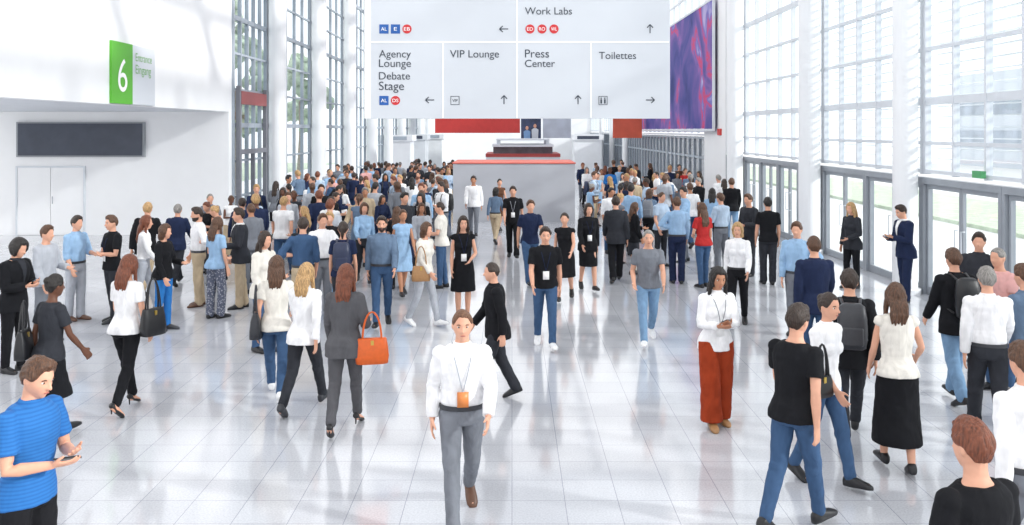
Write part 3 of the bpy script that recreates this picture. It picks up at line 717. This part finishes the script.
def handbag(pos,w,h,d,mt,yaw,label,hl=.22):
    m=MB(); rings=[]
    for t,k,e in((0,.86,.9),(.02,.95,1),(.3,1,1),(.7,.93,.8),(.95,.86,.5),(1,.84,.42)): rings.append((V(0,0,-h+h*t),V(w/2*k,0,0),V(0,d/2*e,0)))
    m.loft(rings,24,pw=4)
    o=m.obj('handbag',mt,smooth=True,label=label,category='bag')
    for s in(1,-1):
        k=MB(); pts=[V(w*.28*math.cos(a),s*d*.16*(1-math.sin(a)),-.03+hl*math.sin(a)) for a in[math.pi*i/12 for i in range(13)]]
        k.tube(pts,[.010]*13,8); k.obj('handle',mt,o,smooth=True)
    c=MB(); c.box((0,-d*.3-.004,-h*.16),(.03,.012,.05)); c.obj('clasp',mat('brass',(200,170,90),.3,.05,5,metal=1),o)
    o.location=pos; o.rotation_euler=(0,0,math.radians(yaw)); return o
def backpack(J,mt,label):
    U=J['U']; m=MB(); sh=V(0,0,J['sh'])
    m.loft([(U((0,.245,z))+sh,V(w,0,0),V(0,dd,0)) for z,w,dd in((1.0,.10,.04),(1.02,.13,.07),(1.15,.145,.085),(1.3,.14,.08),(1.42,.12,.06),(1.45,.08,.03))],20,pw=3)
    o=m.obj('backpack',mt,smooth=True,label=label,category='bag')
    for s in(1,-1):
        k=MB(); k.tube([U((s*.08,.17,1.43))+sh,U((s*.095,.06,1.485))+sh,U((s*.10,-.10,1.43))+sh,U((s*.12,-.15,1.3))+sh,U((s*.15,-.11,1.15))+sh,U((s*.12,.16,1.05))+sh],[.016]*6,8,sq=.45); k.obj('strap',mt,o,smooth=True)
    k=MB(); k.loft([(U((0,.315,z))+sh,V(w,0,0),V(0,.025,0)) for z,w in((1.04,.09),(1.06,.1),(1.2,.1),(1.22,.09))],16,pw=3); k.obj('pocket',mt,o,smooth=True)
    o.matrix_world=J['M']; return o
N=.0075
# ---- nearest
J=person(462,6,1.76,fy=522,pose='walkB',top='shirt',tc='white',bot='slim',bc='grey',hair='crop',hc='ginger',sc='brown',face=1,lan=1,lc='lightgrey',bcol='orange',vox=.0065,px_=dict(A=[(14,10,34,10),(-14,11,26,0)]))
J=person(345,178,1.71,fy=432,sex='f',pose='bagarm',top='jacket',tc='suitgrey',bot='slim',bc='suitgrey',hair='long',hc='auburn',hl=1.40,heels=True,sc='black',vox=N,px_=dict(A=[(14,8,20,0),(0,14,80,10)],L=[(-12,22,14),(20,5,0)]))
handbag(P3(372,338,J['d']-.05),.35,.26,.15,leather('orange'),12,'orange leather handbag with two handles on an arm',hl=.30)
J=person(126,165,1.70,fy=412,sex='f',pose='strollA',top='tee',tc='white',bot='slim',bc='black',hair='long',hc='auburn',hl=1.40,heels=True,vox=N,px_=dict(A=[(10,8,25,0),(-4,14,25,0)]))
handbag(P3(153,308,J['d']-.02),.30,.30,.14,leather('black'),60,'black leather tote bag hanging from a shoulder',hl=.36)
J=person(28,72,1.76,fy=642,pose='phone',top='polo',tc='stripes',bot='trousers',bc='black',hair='short',hc='brown',face=1,vox=.0065); phone(J,1)
J=person(50,150,1.68,fy=442,sex='f',pose='strollA',top='tee',tc='charcoal',bot='skirt',bc='black',hem=.48,hair='bun',hc='black',skin='d',vox=N)
handbag(P3(24,330,J['d']-.1),.30,.28,.13,leather('black'),100,'black shoulder bag carried beside a dark skirt',hl=.32)
J=person(14,75,1.74,fy=372,pose='phone',top='jacket',tc='black',bot='slim',bc='black',hair='curly',hc='black',vox=.009,inner='charcoal'); phone(J,0)
J=person(276,190,1.70,fy=398,sex='f',pose='walkA',top='tee',tc='offwhite',bot='slim',bc='denim',hair='long',hc='brown',hl=1.41,vox=.0085,sc='white')
handbag(P3(256,312,J['d']-.10),.30,.30,.14,leather('charcoal'),100,'dark shoulder bag carried by a person',hl=.34)
J=person(304,168,1.68,fy=410,sex='f',pose='walkB',top='shirt',tc='white',loose=1,bot='slim',bc='charcoal',hair='long',hc='blonde',hl=1.41,vox=.0085,sc='charcoal')
J=person(496,-80,1.60,fy=400,pose='strollA',top='jacket',tc='black',bot='trousers',bc='charcoal',hair='crop',hc='darkbrown',vox=.0085)
J=person(716,8,1.70,fy=425,sex='f',pose='phone',top='shirt',tc='white',loose=1,bot='wide',bc='rust',hair='long',hc='black',hl=1.30,face=1,lan=1,lc='grey',sc='tan',skin='m',vox=N,px_=dict(L=[(-4,4,0),(10,8,0)],head=12)); phone(J,0)
J=person(794,130,1.76,fy=530,pose='strollB',top='tee',tc='black',bot='slim',bc='denim',hair='short',hc='darkbrown',vox=N)
J=person(824,35,1.70,fy=484,sex='f',pose='strollA',top='rolled',tc='white',loose=1,bot='slim',bc='denim',hair='bun',hc='darkbrown',face=1,vox=N)
handbag(P3(822,376,J['d']-.32),.24,.18,.09,leather('black'),30,'small black shoulder bag on a person\'s hip',hl=.3)
J=person(850,165,1.76,fy=440,pose='walkB',top='jacket',tc='black',bot='slim',bc='charcoal',hair='short',hc='darkbrown',vox=N); backpack(J,leather('charcoal'),'charcoal backpack worn by a walking person')
J=person(897,172,1.70,fy=470,sex='f',pose='strollA',top='blouse',tc='offwhite',bot='skirt',bc='black',hem=.26,flare=.03,hair='long',hc='brown',hl=1.42,sc='black',vox=N,px_=dict(A=[(12,8,20,0),(14,20,40,0)],L=[(12,4,-3),(-7,12,14)]))
J=person(956,185,1.76,fy=402,pose='strollB',top='jacket',tc='black',bot='trousers',bc='lightdenim',hair='short',hc='brown',vox=.0085); backpack(J,leather('black'),'black backpack on a person in a dark jacket')
J=person(988,165,1.74,fy=440,pose='strollA',top='shirt',tc='white',bot='trousers',bc='charcoal',hair='short',hc='grey',vox=.0085)
J=person(976,200,1.75,fy=790,pose='stand',top='tee',tc='black',bot='trousers',bc='charcoal',hair='short',hc='auburn',vox=.0065)
J=person(1030,190,1.76,fy=620,pose='strollA',top='shirt',tc='white',bot='trousers',bc='grey',hair='short',hc='brown',vox=N)
# ---- mid
J=person(545,4,1.74,fy=347,pose='strollA',top='polo',tc='black',bot='slim',bc='denim',hair='short',hc='darkbrown',face=1,lan=1,sc='white',vox=.0085)
J=person(648,-4,1.72,fy=343,pose='walkB',top='tee',tc='grey',bot='slim',bc='lightdenim',hair='crop',hc='grey',face=1,sc='white',vox=.0085,px_=dict(A=[(20,8,30,4),(-8,12,60,5)]))
J=person(738,-20,1.66,fy=326,sex='f',pose='strollB',top='shirt',tc='white',bot='slim',bc='black',hair='bob',hc='blonde',face=1,vox=.0085)
J=person(382,6,1.76,fy=326,pose='strollB',top='shirt',tc='bluegrey',bot='slim',bc='denim',hair='short',hc='darkbrown',beard=1,face=1,vox=.0085)
J=person(424,60,1.66,fy=326,sex='f',pose='strollA',top='hoodie',tc='offwhite',bot='slim',bc='lightgrey',hair='bob',hc='brown',sc='white')
handbag(P3(421,266,J['d']-.26),.3,.24,.1,leather('tan'),10,'tan leather shoulder bag with a flap',hl=.34)
J=person(463,10,1.72,fy=320,sex='f',pose='stand2',top='dress',tc='black',hem=.5,bc='black',hair='long',hc='darkbrown',lan=1,face=1)
J=person(76,70,1.72,fy=320,pose='talk',top='rolled',tc='lightblue',bot='trousers',bc='lightgrey',hair='short',hc='darkbrown',sc='brown')
J=person(112,-40,1.74,fy=322,pose='crossed',top='polo',tc='black',bot='slim',bc='charcoal',hair='short',hc='brown',lan=1,face=1)
J=person(164,80,1.66,fy=330,sex='f',pose='talk',top='hoodie',tc='black',bot='slim',bc='blue',hair='bob',hc='brown',sc='charcoal')
J=person(198,-60,1.76,fy=306,pose='hips',top='rolled',tc='white',bot='trousers',bc='beige',hair='short',hc='darkbrown',beard=1,sc='brown')
J=person(216,150,1.68,fy=318,sex='f',pose='stand2',top='tee',tc='lightblue',bot='trousers',bc='pattern',hair='long',hc='brown',hl=1.38)
J=person(240,-70,1.76,fy=308,pose='talk',top='jacket',tc='charcoal',inner='white',bot='trousers',bc='beige',hair='short',hc='darkbrown')
J=person(905,-80,1.78,fy=302,pose='phone',top='jacket',tc='navy',inner='white',bot='trousers',bc='navy',hair='short',hc='darkbrown',face=1); phone(J,1)
J=person(852,-60,1.70,fy=288,sex='f',pose='stand2',top='jacket',tc='charcoal',bot='slim',bc='black',hair='long',hc='blonde')
J=person(815,175,1.76,hy=238,pose='strollA',top='jacket',tc='navy',bot='trousers',bc='denim',hair='short',hc='brown')
J=person(797,-30,1.74,hy=222,pose='hips',top='shirt',tc='lightblue',bot='trousers',bc='grey',hair='short',hc='brown')
J=person(768,175,1.76,fy=284,pose='stand',top='polo',tc='black',bot='trousers',bc='charcoal',hair='short',hc='black')
J=person(749,-60,1.76,fy=276,pose='talk',top='hoodie',tc='charcoal',bot='trousers',bc='charcoal',hair='short',hc='brown')
J=person(677,176,1.76,fy=283,pose='hips',top='shirt',tc='lightblue',bot='trousers',bc='navy',hair='short',hc='brown')
J=person(703,-160,1.68,fy=287,sex='f',pose='stand2',top='tee',tc='red',bot='slim',bc='denim',hair='long',hc='brown')
J=person(721,-150,1.72,fy=270,pose='talk',top='shirt',tc='paleblue',bot='trousers',bc='grey',hair='short',hc='brown')
J=person(588,10,1.70,fy=290,sex='f',pose='strollA',top='jacket',tc='black',bot='skirt',bc='black',hem=.5,hair='bob',hc='darkbrown',lan=1)
J=person(565,-10,1.66,fy=300,sex='f',pose='walkB',top='dress',tc='black',bc='black',hem=.52,hair='bun',hc='darkbrown')
J=person(513,0,1.76,fy=258,pose='strollA',top='polo',tc='black',bot='trousers',bc='black',hair='short',hc='darkbrown',lan=1,lc='lightgrey')
J=person(530,10,1.76,fy=284,pose='walkB',top='polo',tc='navy',bot='trousers',bc='denim',hair='short',hc='brown')
J=person(616,178,1.76,fy=282,pose='strollB',top='jacket',tc='charcoal',bot='trousers',bc='black',hair='short',hc='darkbrown')
J=person(343,185,1.70,hy=222,sex='f',pose='stand',top='tee',tc='navy',bot='slim',bc='charcoal',hair='ponytail',hc='darkbrown'); backpack(J,leather('navy'),'navy backpack worn over a navy top')
J=person(303,-170,1.74,hy=218,pose='hips',top='rolled',tc='denim',bot='trousers',bc='beige',hair='short',hc='darkbrown')
J=person(264,60,1.70,hy=232,sex='f',pose='talk',top='jacket',tc='offwhite',bot='slim',bc='denim',hair='long',hc='darkbrown')
J=person(322,30,1.72,hy=214,pose='point',top='shirt',tc='white',bot='trousers',bc='grey',hair='short',hc='brown')
J=person(143,110,1.68,hy=216,sex='f',pose='strollA',top='shirt',tc='white',bot='slim',bc='lightgrey',hair='long',hc='auburn')
J=person(46,80,1.72,hy=226,pose='talk',top='hoodie',tc='lightgrey',bot='trousers',bc='grey',hair='short',hc='brown')
J=person(421,-15,1.70,fy=268,sex='f',pose='talk',top='tee',tc='black',bot='slim',bc='black',hair='long',hc='black',lan=1,lc='white')
J=person(979,-30,1.76,hy=233,pose='talk',top='polo',tc='charcoal',bot='trousers',bc='charcoal',hair='short',hc='darkbrown')
J=person(1000,-70,1.72,hy=248,pose='stand2',top='tee',tc='pink',bot='trousers',bc='denim',hair='crop',hc='grey')
J=person(1028,200,1.74,hy=266,pose='strollB',top='polo',tc='bluegrey',bot='trousers',bc='charcoal',hair='short',hc='brown')

# ---- templates for the crowd behind
TV=.013
TS=[dict(sex='m',pose='hips',top='shirt',bot='trousers',hair='short',lan=1),
    dict(sex='m',pose='walkA',top='jacket',bot='trousers',hair='short',hturn=15),
    dict(sex='m',pose='talk',top='polo',bot='slim',hair='crop'),
    dict(sex='m',pose='walkB',top='tee',bot='slim',hair='short',bulk=.012),
    dict(sex='m',pose='point',top='rolled',bot='slim',hair='short',hturn=25),
    dict(sex='m',pose='crossed',top='shirt',bot='trousers',hair='short',bulk=.018,hturn=-20),
    dict(sex='m',pose='phone',top='jacket',bot='trousers',hair='crop',bulk=.006),
    dict(sex='m',pose='strollA',top='hoodie',bot='slim',hair='short'),
    dict(sex='f',pose='stand2',top='tee',bot='slim',hair='long',hturn=20,lan=1),
    dict(sex='f',pose='walkA',top='shirt',bot='slim',hair='bob'),
    dict(sex='f',pose='talk',top='jacket',bot='skirt',hem=.5,hair='long'),
    dict(sex='f',pose='bagarm',top='hoodie',bot='slim',hair='long',hl=1.38),
    dict(sex='f',pose='phone',top='blouse',bot='wide',hair='bun'),
    dict(sex='f',pose='strollB',top='dress',hem=.52,hair='ponytail',bot='none')]
tops=['black']*6+['navy']*6+['charcoal']*5+['white']*10+['lightblue']*5+['paleblue']*3+['grey']*4+['lightgrey']*4+['bluegrey']*3+['denim','red','brown','pink','offwhite','blue','offwhite']
bots=['black']*4+['charcoal']*4+['navy']*3+['denim']*5+['grey']*2+['beige','lightdenim','lightgrey']
hcs=['darkbrown']*5+['brown']*5+['black']*3+['blonde']*2+['auburn','grey']
TMP=[]
for t in TS:
    t=dict(t); t.update(tc='white',bc='charcoal',vox=TV,h=1.75); TMP.append((t,build(t)))
crowd=[]
def ok(x,y,r=.78):
    if -2.7<x<2.9 and 29.8<y<34.7: return False
    if -1.9<x<2.9 and 44.3<y<49.6: return False
    if y>58 or abs(x)>7.1 : return False
    for a,b in OCC:
        if (a-x)**2+(b-y)**2<r*r: return False
    return True
def fill(n,y0,y1,p0,p1):
    k=0; tr=0
    while k<n and tr<n*60:
        tr+=1; cy=random.uniform(y0,y1); px=random.uniform(p0,p1); cx=wx(px,cy)
        g=random.choice([1,1,2,2,3,4,5]); a0=random.uniform(0,6.28); walk=random.random()<.45
        wd=random.choice([0,180])+random.uniform(-25,25)
        for j in range(g):
            if k>=n: break
            if g==1: x,y=cx,cy
            else:
                a=a0+6.283*j/g+random.uniform(-.3,.3); rr=.44*g**.6+.1+random.uniform(0,.25); x,y=cx+rr*math.cos(a),cy+rr*math.sin(a)
            if not(y0-1<y<y1+1) or not (p0-5<CX+x*F/y<p1+5): continue
            if ok(x,y):
                yaw=wd+random.uniform(-15,15) if (walk or g==1) else math.degrees(math.atan2(cy-y,cx-x))+90+random.uniform(-20,20)
                OCC.append((x,y)); crowd.append((x,y,yaw,walk or g==1)); k+=1
fill(30,17.5,23,235,440); fill(32,23,30,270,446); fill(28,30,37,300,446); fill(26,37,45,350,450)
fill(8,19.5,24,600,735); fill(18,24,31,590,740); fill(22,31,38,590,720); fill(9,38,44,585,650)
fill(3,21,28,470,510); fill(5,18,24,150,240)
WALK=[t for t in TMP if 'walk' in t[0]['pose'] or 'stroll' in t[0]['pose'] or t[0]['pose']=='bagarm']; STAND=[t for t in TMP if t not in WALK]
for i,(x,y,yaw,wk) in enumerate(crowd):
    t,J=random.choice(WALK if wk else STAND); sp=dict(t); sp['tc']=random.choice(tops); sp['bc']=random.choice(bots) if sp['top']!='dress' else sp['tc']; hc=random.choice(hcs); skn=random.choice('lllllmmd')
    if sp['top']=='jacket': sp['tc']=random.choice(['black','navy','charcoal','charcoal','grey','lightgrey','navy','beige'])
    h=random.uniform(1.66,1.84) if sp['sex']=='m' else random.uniform(1.54,1.70)
    src=J['objs']; root=src[0].copy(); COL.objects.link(root)
    root.location=(x,y,0); root.rotation_euler=(0,0,math.radians(yaw)); s=h/1.75; root.scale=(s,s,s)
    root['label']=label(sp); root['category']='person'; root['group']='crowd of visitors in the hall'
    crowdm=[(root,skinm(skn))]
    for s_ in src[1:]:
        c=s_.copy(); COL.objects.link(c); c.parent=root
        nm=s_.name.split('.')[0]
        mt=hairm(hc) if nm=='hair' else leather('black') if nm in('shoe','belt') else cloth(sp['bc']) if nm in('trousers','skirt') else cloth('navy') if nm=='lanyard' else mat('badge_white',(240,240,240)) if nm=='badge' else cloth(sp['tc'])
        crowdm.append((c,mt))
    for o,mt in crowdm: o['_m']=mt.name
    if y<30 and random.random()<.15 and sp['top']!='dress' and all((a-(x-.35*math.sin(math.radians(yaw))))**2+(b-(y+.35*math.cos(math.radians(yaw))))**2>.4 or (a,b)==(x,y) for a,b in OCC):
        J2=dict(J); J2['M']=Matrix.Translation((x,y,0))@Matrix.Rotation(math.radians(yaw),4,'Z')@Matrix.Scale(s,4)
        cc=random.choice(['black','charcoal','navy','grey']); o=backpack(J2,leather(cc),cc+' backpack worn by a person in the crowd')
bpy.context.view_layer.update()
tmpl=[o for t,J in TMP for o in J['objs']]
src_of={}
for o in bpy.data.objects:
    if '_m' in o: src_of.setdefault(o.data.name,[]).append(o)
for lst in src_of.values():
    for o in lst: o.modifiers.clear()
dg=bpy.context.evaluated_depsgraph_get(); dg.update()
res=[]
for o in PEND: res.append((o,bpy.data.meshes.new_from_object(o.evaluated_get(dg))))
tot=0
for o,me in res:
    mt=o.data.materials[0]; old=o.data.name
    if not me.materials: me.materials.append(mt)
    else: me.materials[0]=mt
    me.polygons.foreach_set('use_smooth',[True]*len(me.polygons)); tot+=len(me.polygons)
    o.modifiers.clear(); o.data=me
    for c in src_of.get(old,[]): c.data=me
print('PEOPLE POLYS',tot,'crowd',len(crowd))
for lst in src_of.values():
    for o in lst:
        o.material_slots[0].link='OBJECT'; o.material_slots[0].material=bpy.data.materials[o['_m']]; del o['_m']
for o in tmpl: bpy.data.objects.remove(o)
# ---------------------------------------------------------------- light
w=bpy.data.worlds.new('World'); S.world=w; w.use_nodes=True; nt=w.node_tree; bg=nt.nodes['Background']
bg.inputs[0].default_value=(.985,.99,1.0,1); bg.inputs[1].default_value=1.64
sun=bpy.data.lights.new('sun','SUN'); sun.energy=3.4; sun.angle=.05; sun.color=(1,.965,.92)
so=bpy.data.objects.new('sun',sun); COL.objects.link(so); so.rotation_euler=V(-.85,.30,-.40).to_track_quat('-Z','Y').to_euler()
cam=bpy.data.cameras.new('camera'); co=bpy.data.objects.new('camera',cam); COL.objects.link(co)
co.location=(0,0,H); co.rotation_euler=(math.pi/2,0,0); cam.sensor_width=36; cam.lens=F/1024*36; cam.shift_y=-(262.5-HY)/1024; cam.clip_end=500
S.camera=co
